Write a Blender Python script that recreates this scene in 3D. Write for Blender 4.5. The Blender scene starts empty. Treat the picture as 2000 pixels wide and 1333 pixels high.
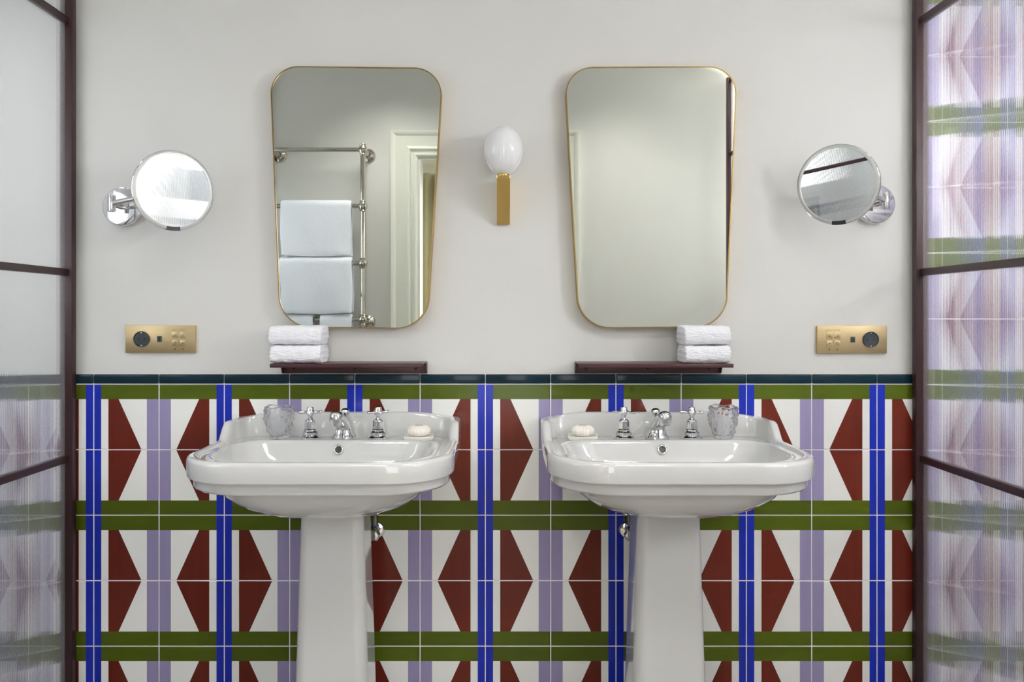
import bpy, bmesh, math, random
from mathutils import Vector, Matrix, noise

random.seed(7)
sc = bpy.context.scene
C = sc.collection
PI = math.pi

# ------------------------------------------------------------------ camera, world, light
CAM_X, CAM_D, CAM_Z = -0.0345, 2.3, 1.18          # wall plane is Y = 0, room lies at negative Y
cam_data = bpy.data.cameras.new('camera')
cam = bpy.data.objects.new('camera', cam_data)
C.objects.link(cam)
cam.location = (CAM_X, -CAM_D, CAM_Z)
cam.rotation_euler = (PI / 2, 0, 0)
cam_data.sensor_width = 36
cam_data.lens = 1466 / 2000 * 36
cam_data.shift_x = 0.011
cam_data.shift_y = -0.02475
cam_data.clip_start = 0.02
sc.camera = cam

sc.view_settings.view_transform = 'Standard'
sc.view_settings.look = 'None'
sc.view_settings.gamma = 1.0
sc.view_settings.use_curve_mapping = False
sc.view_settings.exposure = 0.2
sc.cycles.use_denoising = True
sc.cycles.max_bounces = 9
sc.cycles.transmission_bounces = 8
sc.cycles.transparent_max_bounces = 8
sc.cycles.diffuse_bounces = 4
sc.cycles.glossy_bounces = 4
sc.cycles.use_adaptive_sampling = True
sc.cycles.adaptive_threshold = 0.14
sc.cycles.adaptive_min_samples = 20
sc.cycles.use_light_tree = False
sc.cycles.caustics_refractive = True
sc.cycles.blur_glossy = 0.5
sc.cycles.sample_clamp_indirect = 6.0

world = bpy.data.worlds.new('world'); sc.world = world
world.use_nodes = True
world.node_tree.nodes['Background'].inputs[0].default_value = (0.8, 0.9, 1.0, 1)
world.node_tree.nodes['Background'].inputs[1].default_value = 0.2


def area_light(name, loc, rot, sx, sy, power, color=(1, 1, 1), spread=180):
    l = bpy.data.lights.new(name, 'AREA')
    l.shape = 'DISK' if name.startswith('ceiling') else 'RECTANGLE'; l.size = sx
    if l.shape == 'RECTANGLE':
        l.size_y = sy
    l.energy = power; l.color = color; l.spread = math.radians(spread)
    o = bpy.data.objects.new(name, l); C.objects.link(o)
    o.location = loc; o.rotation_euler = rot
    return o


# daylight through the shower window (right), through the WC window (left), through the bedroom window
area_light('daylight_shower_window', (2.30, -1.72, 1.93), (0, PI / 2, 0), 0.42, 0.36, 80, (1.0, 0.995, 0.985), 136)
area_light('daylight_wc_window', (-2.22, -1.25, 1.60), (0, -PI / 2, 0), 0.9, 0.7, 9, (0.93, 0.97, 1.0))
area_light('daylight_bedroom_window', (0.0, -4.95, 1.35), (PI / 2, 0, 0), 4.4, 2.2, 85, (1.0, 0.995, 0.98))
area_light('ceiling_lamp_a', (-0.60, -1.48, 2.57), (0, 0, 0), 0.42, 0.42, 5.5, (1.0, 0.985, 0.96), 118)
area_light('ceiling_fill_wc', (-1.80, -0.85, 2.57), (0, 0, 0), 0.3, 0.3, 7, (1.0, 0.99, 0.98), 130)  # added fill, no lamp known here; brightens what shows through the left screen
area_light('ceiling_fill_shower', (1.80, -0.80, 2.57), (0, 0, 0), 0.3, 0.3, 11, (1.0, 0.99, 0.98), 130)  # extra fill put in to lift the tiles behind the right screen
area_light('ceiling_fill_bedroom', (-0.6, -3.4, 2.69), (0, 0, 0), 0.3, 0.3, 12, (1.0, 0.96, 0.9), 150)  # made-up overhead fill, lights the curtain from the front
area_light('ceiling_lamp_b', (0.60, -1.45, 2.57), (0, 0, 0), 0.42, 0.42, 4.5, (1.0, 0.985, 0.96), 118)

# ------------------------------------------------------------------ materials
def lin(c):
    return tuple(((v / 255) / 12.92 if v / 255 <= 0.04045 else (((v / 255) + 0.055) / 1.055) ** 2.4) for v in c) + (1,)


def mat(name, col, rough=0.5, metal=0.0, var=0.0, nscale=(6, 6, 6), bump=0.0, bscale=(60, 60, 60), coat=0.0,
        rnd=0.0, sheen=0.0, spec=0.5, bdist=0.002):
    m = bpy.data.materials.new(name); m.use_nodes = True
    nt = m.node_tree; b = nt.nodes['Principled BSDF']
    b.inputs['Base Color'].default_value = lin(col)
    b.inputs['Roughness'].default_value = rough
    b.inputs['Metallic'].default_value = metal
    b.inputs['Coat Weight'].default_value = coat
    b.inputs['Coat Roughness'].default_value = 0.04
    b.inputs['Specular IOR Level'].default_value = spec
    b.inputs['Sheen Weight'].default_value = sheen
    tc = nt.nodes.new('ShaderNodeTexCoord')
    if var or rnd:
        mp = nt.nodes.new('ShaderNodeMapping'); mp.inputs['Scale'].default_value = nscale
        ns = nt.nodes.new('ShaderNodeTexNoise'); ns.inputs['Scale'].default_value = 1; ns.inputs['Detail'].default_value = 4
        oi = nt.nodes.new('ShaderNodeObjectInfo')
        addv = nt.nodes.new('ShaderNodeVectorMath'); addv.operation = 'ADD'
        sc_ = nt.nodes.new('ShaderNodeVectorMath'); sc_.operation = 'SCALE'
        cmb = nt.nodes.new('ShaderNodeCombineXYZ')
        for i in range(3):
            nt.links.new(oi.outputs['Random'], cmb.inputs[i])
        nt.links.new(cmb.outputs[0], sc_.inputs[0]); sc_.inputs['Scale'].default_value = 37.0
        nt.links.new(tc.outputs['Object'], mp.inputs['Vector'])
        nt.links.new(mp.outputs[0], addv.inputs[0]); nt.links.new(sc_.outputs[0], addv.inputs[1])
        nt.links.new(addv.outputs[0], ns.inputs['Vector'])
        # value = 1 + (noise-.5)*2*var + (random-.5)*2*rnd
        a = nt.nodes.new('ShaderNodeMath'); a.operation = 'MULTIPLY_ADD'
        a.inputs[1].default_value = 2 * var; a.inputs[2].default_value = 1 - var - rnd
        nt.links.new(ns.outputs['Fac'], a.inputs[0])
        r = nt.nodes.new('ShaderNodeMath'); r.operation = 'MULTIPLY_ADD'
        r.inputs[1].default_value = 2 * rnd
        nt.links.new(oi.outputs['Random'], r.inputs[0]); nt.links.new(a.outputs[0], r.inputs[2])
        hs = nt.nodes.new('ShaderNodeHueSaturation'); hs.inputs['Color'].default_value = lin(col)
        nt.links.new(r.outputs[0], hs.inputs['Value'])
        nt.links.new(hs.outputs[0], b.inputs['Base Color'])
    if bump:
        mp2 = nt.nodes.new('ShaderNodeMapping'); mp2.inputs['Scale'].default_value = bscale
        n2 = nt.nodes.new('ShaderNodeTexNoise'); n2.inputs['Scale'].default_value = 1; n2.inputs['Detail'].default_value = 3
        bp = nt.nodes.new('ShaderNodeBump'); bp.inputs['Strength'].default_value = bump; bp.inputs['Distance'].default_value = bdist
        nt.links.new(tc.outputs['Object'], mp2.inputs['Vector']); nt.links.new(mp2.outputs[0], n2.inputs['Vector'])
        nt.links.new(n2.outputs['Fac'], bp.inputs['Height']); nt.links.new(bp.outputs[0], b.inputs['Normal'])
        if coat:
            nt.links.new(bp.outputs[0], b.inputs['Coat Normal'])
    return m


M = {}
M['paint'] = mat('wall_paint', (216, 215, 211), 0.6, var=0.012, nscale=(2, 2, 2), bump=0.05, bscale=(90, 90, 90))
M['ceiling'] = mat('ceiling_paint', (225, 224, 220), 0.7, var=0.01)
M['woodwork'] = mat('woodwork_paint', (226, 227, 217), 0.35, var=0.01)
M['floor'] = mat('floor_stone', (150, 144, 135), 0.35, var=0.08, nscale=(9, 9, 9))
M['carpet'] = mat('bedroom_floor', (196, 178, 152), 0.6, var=0.1, nscale=(3, 14, 3))
M['grout'] = mat('grout', (236, 232, 236), 0.8, var=0.03, nscale=(30, 30, 30))
TILE_B = dict(coat=0.03, spec=0.25, bump=0.09, bscale=(9, 9, 9), bdist=0.004)
M['t_white'] = mat('tile_white', (240, 240, 236), 0.16, var=0.025, nscale=(5, 5, 14), rnd=0.02, **TILE_B)
M['t_green'] = mat('tile_olive_green', (76, 90, 17), 0.16, var=0.13, nscale=(7, 7, 46), rnd=0.06, **TILE_B)
M['t_blue'] = mat('tile_cobalt_blue', (27, 45, 166), 0.16, var=0.16, nscale=(55, 55, 8), rnd=0.05, **TILE_B)
M['t_red'] = mat('tile_brick_red', (98, 36, 25), 0.16, var=0.16, nscale=(60, 60, 6), rnd=0.06, **TILE_B)
M['t_lav'] = mat('tile_lavender', (150, 141, 178), 0.16, var=0.08, nscale=(60, 60, 6), rnd=0.04, **TILE_B)
M['t_navy'] = mat('tile_dark_teal', (14, 38, 50), 0.14, var=0.2, nscale=(6, 6, 40), rnd=0.06, **TILE_B)
M['china'] = mat('white_china', (210, 210, 208), 0.08, var=0.004, coat=1.0)
M['chrome'] = mat('polished_chrome', (225, 226, 228), 0.045, 1.0, var=0.01)
M['nickel'] = mat('polished_nickel', (205, 200, 190), 0.07, 1.0, var=0.02)
M['brass'] = mat('polished_brass', (226, 194, 122), 0.035, 1.0, var=0.03)
M['brass_frame'] = mat('aged_brass', (176, 146, 84), 0.2, 1.0, var=0.06, nscale=(20, 20, 20))
M['brass_br'] = mat('brushed_brass', (198, 177, 136), 0.42, 1.0, var=0.07, nscale=(4, 4, 300), bump=0.1, bscale=(6, 6, 700), bdist=0.0005)
M['engrave'] = mat('engraving', (92, 74, 44), 0.6, 0.2, var=0.05)
M['mirror'] = mat('mirror_silver', (224, 227, 219), 0.003, 1.0, var=0.002)
M['mirror_s'] = mat('cosmetic_mirror_silver', (236, 238, 236), 0.004, 1.0, var=0.002)
M['satin'] = mat('satin_ring', (205, 207, 203), 0.3, 0.35, var=0.02)
M['black'] = mat('black_plastic', (16, 16, 18), 0.3, var=0.1)
M['dark_sock'] = mat('socket_plastic', (48, 54, 56), 0.35, var=0.06)
M['burgundy'] = mat('burgundy_metal', (66, 33, 36), 0.34, 0.15, var=0.05, nscale=(3, 3, 3), bump=0.02, bscale=(200, 200, 200))
M['screen_fr'] = mat('burgundy_screen_frame', (52, 28, 30), 0.38, 0.1, var=0.06, nscale=(3, 3, 3), bump=0.02, bscale=(200, 200, 200))
M['towel'] = mat('white_terry', (250, 250, 255), 0.95, var=0.03, nscale=(240, 240, 240), bump=0.7, bscale=(420, 420, 420), sheen=0.3, bdist=0.004)
M['bath_towel'] = mat('white_towelling', (240, 244, 255), 0.95, var=0.02, nscale=(200, 200, 200), bump=0.5, bscale=(300, 300, 300), sheen=0.2, bdist=0.003)
M['soap'] = mat('pleated_soap_paper', (243, 236, 226), 0.5, var=0.02, nscale=(80, 80, 80))
M['soap_print'] = mat('red_print', (176, 60, 60), 0.6, var=0.05)
M['dish'] = mat('white_ceramic_dish', (240, 238, 230), 0.25, var=0.01, coat=0.2)
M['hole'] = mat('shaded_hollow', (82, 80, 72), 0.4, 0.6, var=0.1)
M['curtain'] = mat('olive_curtain', (196, 190, 156), 0.9, var=0.06, nscale=(200, 200, 12), sheen=0.2)
M['screw'] = mat('dark_screw', (40, 24, 25), 0.35, 0.6, var=0.05)
M['rubber'] = mat('braided_hose', (140, 140, 142), 0.35, 0.8, var=0.2, nscale=(300, 300, 300))

# opal globe: slightly translucent milk glass, lamp switched off
m = mat('opal_glass', (238, 239, 240), 0.13, coat=0.6, var=0.004); M['opal'] = m
m.node_tree.nodes['Principled BSDF'].inputs['Subsurface Weight'].default_value = 0.25
m.node_tree.nodes['Principled BSDF'].inputs['Subsurface Radius'].default_value = (0.02, 0.02, 0.02)


def glassy(name, tint, ior, rough, clear, facets=None):
    m = bpy.data.materials.new(name); m.use_nodes = True
    nt = m.node_tree; nt.nodes.clear()
    out = nt.nodes.new('ShaderNodeOutputMaterial')
    g = nt.nodes.new('ShaderNodeBsdfGlass'); g.inputs['Color'].default_value = tint; g.inputs['IOR'].default_value = ior
    g.inputs['Roughness'].default_value = rough
    t = nt.nodes.new('ShaderNodeBsdfTransparent'); t.inputs['Color'].default_value = tint
    mx = nt.nodes.new('ShaderNodeMixShader'); mx.inputs[0].default_value = clear
    nt.links.new(g.outputs[0], mx.inputs[1]); nt.links.new(t.outputs[0], mx.inputs[2])
    nt.links.new(mx.outputs[0], out.inputs[0])
    return m


M['tumbler'] = glassy('clear_cut_glass', (0.992, 0.992, 0.998, 1), 1.47, 0.0, 0.26)
M['fluted'] = glassy('fluted_glass_ribs', (0.965, 0.972, 0.99, 1), 1.50, 0.085, 0.21)
nt = M['fluted'].node_tree
tr = nt.nodes.new('ShaderNodeBsdfTranslucent'); tr.inputs[0].default_value = (0.90, 0.90, 0.95, 1)
mx2 = nt.nodes.new('ShaderNodeMixShader'); mx2.inputs[0].default_value = 0.06
outn = next(n for n in nt.nodes if n.type == 'OUTPUT_MATERIAL')
nt.links.new(outn.inputs[0].links[0].from_socket, mx2.inputs[1]); nt.links.new(tr.outputs[0], mx2.inputs[2])
df = nt.nodes.new('ShaderNodeBsdfDiffuse'); df.inputs[0].default_value = (0.88, 0.89, 0.93, 1)  # pale share stands in for the haze of reflected room light
mx3 = nt.nodes.new('ShaderNodeMixShader'); mx3.inputs[0].default_value = 0.12
nt.links.new(mx2.outputs[0], mx3.inputs[1]); nt.links.new(df.outputs[0], mx3.inputs[2])
nt.links.new(mx3.outputs[0], outn.inputs[0])
# the smooth back of the fluted glass: clear with a faint surface reflection
m = bpy.data.materials.new('fluted_glass_back'); m.use_nodes = True
nt = m.node_tree; nt.nodes.clear()
out = nt.nodes.new('ShaderNodeOutputMaterial')
t = nt.nodes.new('ShaderNodeBsdfTransparent'); t.inputs[0].default_value = (0.97, 0.98, 0.985, 1)
gl = nt.nodes.new('ShaderNodeBsdfGlossy'); gl.inputs['Roughness'].default_value = 0.05
mx = nt.nodes.new('ShaderNodeMixShader'); mx.inputs[0].default_value = 0.05
nt.links.new(t.outputs[0], mx.inputs[1]); nt.links.new(gl.outputs[0], mx.inputs[2]); nt.links.new(mx.outputs[0], out.inputs[0])
M['fluted_back'] = m

# ------------------------------------------------------------------ mesh helpers
def obj(name, me, material=None, parent=None, smooth=None):
    if isinstance(me, bmesh.types.BMesh):
        bm = me
        me = bpy.data.meshes.new(name)
        bmesh.ops.recalc_face_normals(bm, faces=bm.faces)
        bm.to_mesh(me); bm.free()
    o = bpy.data.objects.new(name, me); C.objects.link(o)
    if material is not None:
        for mm in (material if isinstance(material, (list, tuple)) else [material]):
            me.materials.append(M[mm])
    if smooth is not None:
        me.polygons.foreach_set('use_smooth', [True] * len(me.polygons))
        if smooth < 179:
            me.set_sharp_from_angle(angle=math.radians(smooth))
    if parent is not None:
        o.parent = parent
    return o


def tag(o, label, cat, group=None):
    o['label'] = label; o['category'] = cat
    if group:
        o['group'] = group
    return o


def struct(o, label=None):
    o['kind'] = 'structure'
    if label:
        o['label'] = label
    return o


def thing(name, label, cat, loc=(0, 0, 0), group=None, rot=(0, 0, 0)):
    o = bpy.data.objects.new(name, None); C.objects.link(o)
    o.location = loc; o.rotation_euler = rot
    o.empty_display_size = 0.05
    return tag(o, label, cat, group)


def box(bm, x0, x1, y0, y1, z0, z1, bev=0.0, seg=2):
    t = bmesh.new()
    bmesh.ops.create_cube(t, size=1)
    for v in t.verts:
        v.co = Vector(((x0 + x1) / 2 + v.co.x * (x1 - x0), (y0 + y1) / 2 + v.co.y * (y1 - y0), (z0 + z1) / 2 + v.co.z * (z1 - z0)))
    if bev:
        bmesh.ops.bevel(t, geom=t.edges[:], offset=bev, segments=seg, profile=0.5, affect='EDGES')
    merge(bm, t)
    return bm


def merge(bm, t, mtx=None):
    me = bpy.data.meshes.new('tmp')
    t.to_mesh(me); t.free()
    if mtx is not None:
        me.transform(mtx)
    bm.from_mesh(me)
    bpy.data.meshes.remove(me)


def boxm(*a, **k):
    bm = bmesh.new(); box(bm, *a, **k); return bm


def lathe(profile, seg=32, mtx=None, rfun=None):
    """profile [(r, z)] turned about Z; r = 0 ends close the surface."""
    bm = bmesh.new(); rings = []
    for k, (r, z) in enumerate(profile):
        if r <= 1e-6:
            rings.append([bm.verts.new((0, 0, z))])
        else:
            ring = []
            for i in range(seg):
                a = 2 * PI * i / seg
                rr, zz = (r, z) if rfun is None else rfun(r, z, a, k)
                ring.append(bm.verts.new((rr * math.cos(a), rr * math.sin(a), zz)))
            rings.append(ring)
    for a, b in zip(rings, rings[1:]):
        for i in range(seg):
            j = (i + 1) % seg
            if len(a) == 1 and len(b) == 1:
                continue
            if len(a) == 1:
                bm.faces.new((a[0], b[i], b[j]))
            elif len(b) == 1:
                bm.faces.new((a[i], a[j], b[0]))
            else:
                bm.faces.new((a[i], a[j], b[j], b[i]))
    if mtx is not None:
        bm.transform(mtx)
    return bm


def axis_matrix(p, d):
    """matrix that takes +Z to direction d and the origin to p"""
    return Matrix.Translation(Vector(p)) @ Vector((0, 0, 1)).rotation_difference(Vector(d).normalized()).to_matrix().to_4x4()


def tube(points, radii, seg=16, cap=True):
    """round tube along a polyline"""
    bm = bmesh.new(); pts = [Vector(p) for p in points]
    if not isinstance(radii, (list, tuple)):
        radii = [radii] * len(pts)
    rings = []; ref = None
    for i, p in enumerate(pts):
        t = (pts[min(i + 1, len(pts) - 1)] - pts[max(i - 1, 0)]).normalized()
        if ref is None:
            ref = t.orthogonal().normalized()
        ref = (ref - t * ref.dot(t)).normalized()
        bi = t.cross(ref)
        rings.append([bm.verts.new(p + (ref * math.cos(2 * PI * k / seg) + bi * math.sin(2 * PI * k / seg)) * radii[i]) for k in range(seg)])
    for a, b in zip(rings, rings[1:]):
        for k in range(seg):
            j = (k + 1) % seg
            bm.faces.new((a[k], a[j], b[j], b[k]))
    if cap:
        bm.faces.new(rings[0][::-1]); bm.faces.new(rings[-1])
    return bm


def loft(rings, cap0=True, cap1=True):
    bm = bmesh.new()
    vs = [[bm.verts.new(p) for p in r] for r in rings]
    n = len(vs[0])
    for a, b in zip(vs, vs[1:]):
        for i in range(n):
            j = (i + 1) % n
            bm.faces.new((a[i], a[j], b[j], b[i]))
    if cap0:
        bm.faces.new(vs[0][::-1])
    if cap1:
        bm.faces.new(vs[-1])
    return bm


def sstep(a, b, x):
    t = min(1, max(0, (x - a) / (b - a)))
    return t * t * (3 - 2 * t)


# ------------------------------------------------------------------ the room shell
FLOOR = -0.03
CEIL = 2.58
XL, XR = -1.351, 1.242          # glass screen planes
OPP = -1.95                     # opposite wall face
WL, WR = -2.274, 2.31           # outer side walls
DX0, DX1, DTOP = -0.505, 0.26, 2.07     # doorway in the opposite wall
WT = 0.16

struct(obj('floor', boxm(WL - 0.1, WR + 0.1, OPP - WT, 0.12, FLOOR - 0.1, FLOOR), 'floor'), 'pale stone floor of the bathroom')
struct(obj('ceiling', boxm(WL - 0.1, WR + 0.1, OPP - WT, 0.12, CEIL, CEIL + 0.1), 'ceiling'), 'white painted bathroom ceiling')
wall_back = struct(obj('wall_back', boxm(WL - 0.1, WR + 0.1, 0.0, 0.12, FLOOR, CEIL), 'paint'),
                   'off-white painted wall above patterned tiling')
bmw = bmesh.new()
box(bmw, WL, DX0, OPP - WT, OPP, FLOOR, CEIL); box(bmw, DX1, WR, OPP - WT, OPP, FLOOR, CEIL)
box(bmw, DX0, DX1, OPP - WT, OPP, DTOP, CEIL)
wall_front = struct(obj('wall_front', bmw, 'paint'), 'off-white wall with the doorway, seen in the mirrors')


def wall_with_hole(x0, x1, y0, y1, z0, z1):
    bm = bmesh.new()
    box(bm, x0, x1, OPP - WT, 0.0, FLOOR, z0); box(bm, x0, x1, OPP - WT, 0.0, z1, CEIL)
    box(bm, x0, x1, OPP - WT, y0, z0, z1); box(bm, x0, x1, y1, 0.0, z0, z1)
    return bm


RW = (-1.94, -1.25, 1.45, 2.35)      # shower window: y0 y1 z0 z1
LW = (-1.65, -0.85, 1.10, 2.10)
wall_right = struct(obj('wall_right', wall_with_hole(WR, WR + 0.1, *RW), 'grout'), 'tiled side wall behind the right screen')
wall_left = struct(obj('wall_left', wall_with_hole(WL - 0.1, WL, *LW), 'paint'), 'painted side wall behind the left screen')

# ---- tiles ----
TW, TH, TG = 0.19932, 0.2001, 0.0016
TX0, TZ0 = -1.2773, 0.9705
TSLOTS = ['t_white', 't_green', 't_blue', 't_red', 't_lav']


def tile_mesh(flip_u, flip_v):
    u1, u2, u3, u4, u5 = 0.0234, 0.0453, 0.0766, 0.1454, 0.1626
    v1 = 0.0453
    W, H, g, bev, dep = TW, TH, TG, 0.0011, 0.009
    polys = [
        (2, [(0, 0), (u1, 0), (u1, v1), (u1, H), (0, H)]),
        (1, [(u1, 0), (W, 0), (W, v1), (u5, v1), (u3, v1), (u2, v1), (u1, v1)]),
        (0, [(u1, v1), (u2, v1), (u2, H), (u1, H)]),
        (3, [(u2, v1), (u3, v1), (u4, H), (u2, H)]),
        (0, [(u3, v1), (u5, v1), (u5, H), (u4, H)]),
        (4, [(u5, v1), (W, v1), (W, H), (u5, H)]),
    ]
    verts, faces, mats, cache = [], [], [], {}

    def V(u, v, lvl):
        ins = (g + bev, g, g)[lvl]
        y = (-dep, -dep + bev, -0.002)[lvl]
        uu = min(max(u, ins), W - ins); vv = min(max(v, ins), H - ins)
        if flip_u:
            uu = W - uu
        if flip_v:
            vv = H - vv
        k = (round(uu, 6), round(vv, 6), lvl)
        if k not in cache:
            cache[k] = len(verts); verts.append((uu - W / 2, y, H / 2 - vv))
        return cache[k]

    def edge(a, b):
        return (a[0] == b[0] and a[0] in (0, W)) or (a[1] == b[1] and a[1] in (0, H))
    flip = flip_u != flip_v
    for mi, p in polys:
        f = [V(u, v, 0) for u, v in p]
        faces.append(f if flip else f[::-1]); mats.append(mi)
        for a, b in zip(p, p[1:] + p[:1]):
            if edge(a, b):
                for l in (0, 1):
                    q = [V(*a, l), V(*b, l), V(*b, l + 1), V(*a, l + 1)]
                    faces.append(q[::-1] if flip else q); mats.append(mi)
    me = bpy.data.meshes.new('tile')
    me.from_pydata(verts, [], faces)
    for s in TSLOTS:
        me.materials.append(M[s])
    me.polygons.foreach_set('material_index', mats)
    me.update()
    return me


TM = {(a, b): tile_mesh(a, b) for a in (0, 1) for b in (0, 1)}


def cut_tile_mesh(i, j, w):
    """a tile cut to width w (its right part is kept)"""
    me = TM[(i % 2, j % 2)].copy()
    bm = bmesh.new(); bm.from_mesh(me)
    bmesh.ops.bisect_plane(bm, geom=bm.verts[:] + bm.edges[:] + bm.faces[:], plane_co=(TW / 2 - w, 0, 0), plane_no=(1, 0, 0), clear_inner=True)
    bm.to_mesh(me); bm.free()
    return me


def put_tile(parent, me, loc, rotz=0.0):
    o = bpy.data.objects.new('tile', me); C.objects.link(o)
    o.location = loc; o.rotation_euler = (0, 0, rotz)
    o.parent = parent
    return o


# grout beds
GB = 0.0076
bed = obj('grout_bed', boxm(WL, TX0 + 13 * TW, -GB, 0, FLOOR, TZ0), 'grout', wall_back)
CUTW = TX0 + 13 * TW - (XR + 0.012)
bed2 = obj('grout_bed', boxm(TX0 + 13 * TW - CUTW, WR, -GB, 0, TZ0, CEIL), 'grout', wall_back)
bed2b = obj('grout_bed', boxm(TX0 + 13 * TW, WR, -GB, 0, FLOOR, TZ0), 'grout', wall_back)
CUT = [cut_tile_mesh(12, j, CUTW) for j in (0, 1)]
for j in range(-8, 0):
    put_tile(wall_back, CUT[j % 2], (TX0 + 12.5 * TW, 0, TZ0 - (j + 0.5) * TH))
for i in range(-5, 18):
    rows = range(0, 5) if i < 13 else range(-8, 5)
    for j in rows:
        put_tile(wall_back, TM[(i % 2, j % 2)], (TX0 + (i + 0.5) * TW, random.uniform(-0.0003, 0.0003), TZ0 - (j + 0.5) * TH))
# right side wall, full height (window left out)
for i in range(0, 9):
    yc = -GB - (i + 0.5) * TW
    for j in range(-8, 5):
        zc = TZ0 - (j + 0.5) * TH
        if yc - TW / 2 < RW[1] and yc + TW / 2 > RW[0] and zc + TH / 2 > RW[2] and zc - TH / 2 < RW[3]:
            continue
        put_tile(wall_right, TM[(i + 1) % 2, j % 2], (WR, yc, zc), PI / 2 * -1)
# left side wall, wainscot only
bed3 = obj('grout_bed', boxm(WL, WL + GB, OPP, 0, FLOOR, TZ0), 'grout', wall_left)
for i in range(0, 9):
    for j in range(0, 5):
        put_tile(wall_left, TM[(i % 2, j % 2)], (WL, -GB - (i + 0.5) * TW, TZ0 - (j + 0.5) * TH), PI / 2)

# dark trim tiles capping the wainscot
TRH = 0.0305
bmt = bmesh.new(); box(bmt, -TW / 2 + 0.001, TW / 2 - 0.001, -0.0125, -0.001, 0.0022, TRH, 0.003, 3)
trim_me = obj('trim_tile', bmt, 't_navy', wall_back, 40)
first = True
obj('trim_bed', boxm(WL, TX0 + 13 * TW - CUTW, -GB, 0, TZ0, TZ0 + TRH - 0.001), 'grout', wall_back)
for i in range(-5, 13):
    if first:
        o = trim_me; first = False
    else:
        o = trim_me.copy(); C.objects.link(o); o.parent = wall_back
    o.location = (TX0 + (i + 0.5) * TW, random.uniform(-0.0004, 0.0004), TZ0)
    if i == 12:      # the last one is cut at the screen
        o.scale.x = (TW - CUTW) / TW; o.location.x -= CUTW / 2
for i in range(0, 9):
    o = trim_me.copy(); C.objects.link(o); o.parent = wall_left
    o.location = (WL, -0.013 - (i + 0.5) * TW, TZ0); o.rotation_euler = (0, 0, PI / 2)

# ------------------------------------------------------------------ windows of the side rooms
def side_window(name, xin, sgn, w, label):
    y0, y1, z0, z1 = w
    bm = bmesh.new(); f = 0.05
    xa, xb = sorted((xin + sgn * 0.03, xin + sgn * 0.08))
    box(bm, xa, xb, y0, y1, z0, z0 + f); box(bm, xa, xb, y0, y1, z1 - f, z1)
    box(bm, xa, xb, y0, y0 + f, z0 + f, z1 - f); box(bm, xa, xb, y1 - f, y1, z0 + f, z1 - f)
    o = struct(obj(name, bm, 'woodwork'), label)
    pane = obj('window_pane', boxm(xin + sgn * 0.052, xin + sgn * 0.058, y0 + f, y1 - f, z0 + f, z1 - f), 'fluted_back', o)
    return o


side_window('window_1', WR, 1, RW, 'window in the tiled shower wall')
side_window('window_2', WL, -1, LW, 'window in the side wall beyond the left screen')

# ------------------------------------------------------------------ fluted glass screens
BARS = [0.748, 1.311, 2.071]
STOP = 2.50


def fluted_pane(name, x, face, y0, y1, z0, z1, parent):
    """solid sheet; ribs run vertically on the side facing the room (face = +1: +X)"""
    pitch, amp, thick, n = 0.0068, 0.0016, 0.006, 7
    cnt = max(1, int((y1 - y0) / pitch)); p = (y1 - y0) / cnt
    verts, faces, mats = [], [], []
    prof = []
    for i in range(cnt):
        for k in range(n):
            t = k / n
            prof.append((y0 + (i + t) * p, amp * math.sin(PI * t)))
    prof.append((y1, 0.0))
    for y, h in prof:
        verts += [(x + face * (thick / 2 + h), y, z0), (x + face * (thick / 2 + h), y, z1)]
    m_ = len(prof)
    for i in range(m_ - 1):
        a = 2 * i
        q = (a, a + 2, a + 3, a + 1)
        faces.append(q if face > 0 else q[::-1]); mats.append(0)
    b = len(verts)
    verts += [(x - face * thick / 2, y0, z0), (x - face * thick / 2, y0, z1), (x - face * thick / 2, y1, z0), (x - face * thick / 2, y1, z1)]
    q = (b, b + 1, b + 3, b + 2)
    faces.append(q if face > 0 else q[::-1]); mats.append(1)
    me = bpy.data.meshes.new(name); me.from_pydata(verts, [], faces)
    me.materials.append(M['fluted']); me.materials.append(M['fluted_back'])
    me.polygons.foreach_set('material_index', mats)
    me.polygons.foreach_set('use_smooth', [mm == 0 for mm in mats])
    me.update()
    o = bpy.data.objects.new(name, me); C.objects.link(o); o.parent = parent
    return o


def screen(x, face, label):
    t = thing('glass_screen', label, 'glass screen', (x, 0, FLOOR), 'fluted glass screens')
    hw = 0.0245

    def part(name, *b, **k):
        o = obj(name, boxm(*b, **k), 'screen_fr', t, 40)
        o.matrix_parent_inverse = Matrix.Translation((-x, 0, -FLOOR))
        return o
    part('upright', x - hw, x + hw, -0.038, -0.014, FLOOR, STOP, bev=0.003)
    part('upright', x - hw, x + hw, OPP + 0.012, OPP + 0.040, FLOOR, STOP, bev=0.003)
    for z in BARS + [FLOOR + 0.025, STOP - 0.015]:
        for ya, yb in ((OPP + 0.041, -0.0385),):
            part('glazing_bar', x - 0.014, x + 0.014, ya, yb, z - 0.0105, z + 0.0105, bev=0.002)
    zs = [FLOOR + 0.025] + BARS + [STOP - 0.015]
    for za, zb in zip(zs, zs[1:]):
        for ya, yb in ((OPP + 0.041, -0.0385),):
            o = fluted_pane('fluted_pane', x, face, ya, yb, za + 0.0108, zb - 0.0108, t)
            o.matrix_parent_inverse = Matrix.Translation((-x, 0, -FLOOR))
    return t


screen(XL, 1, 'burgundy framed fluted glass screen at the left, white wall showing through')
screen(XR, -1, 'burgundy framed fluted glass screen at the right, tiles showing through up to the top')

# ------------------------------------------------------------------ pedestal basins
BZ = 0.819   # deck level


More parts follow.
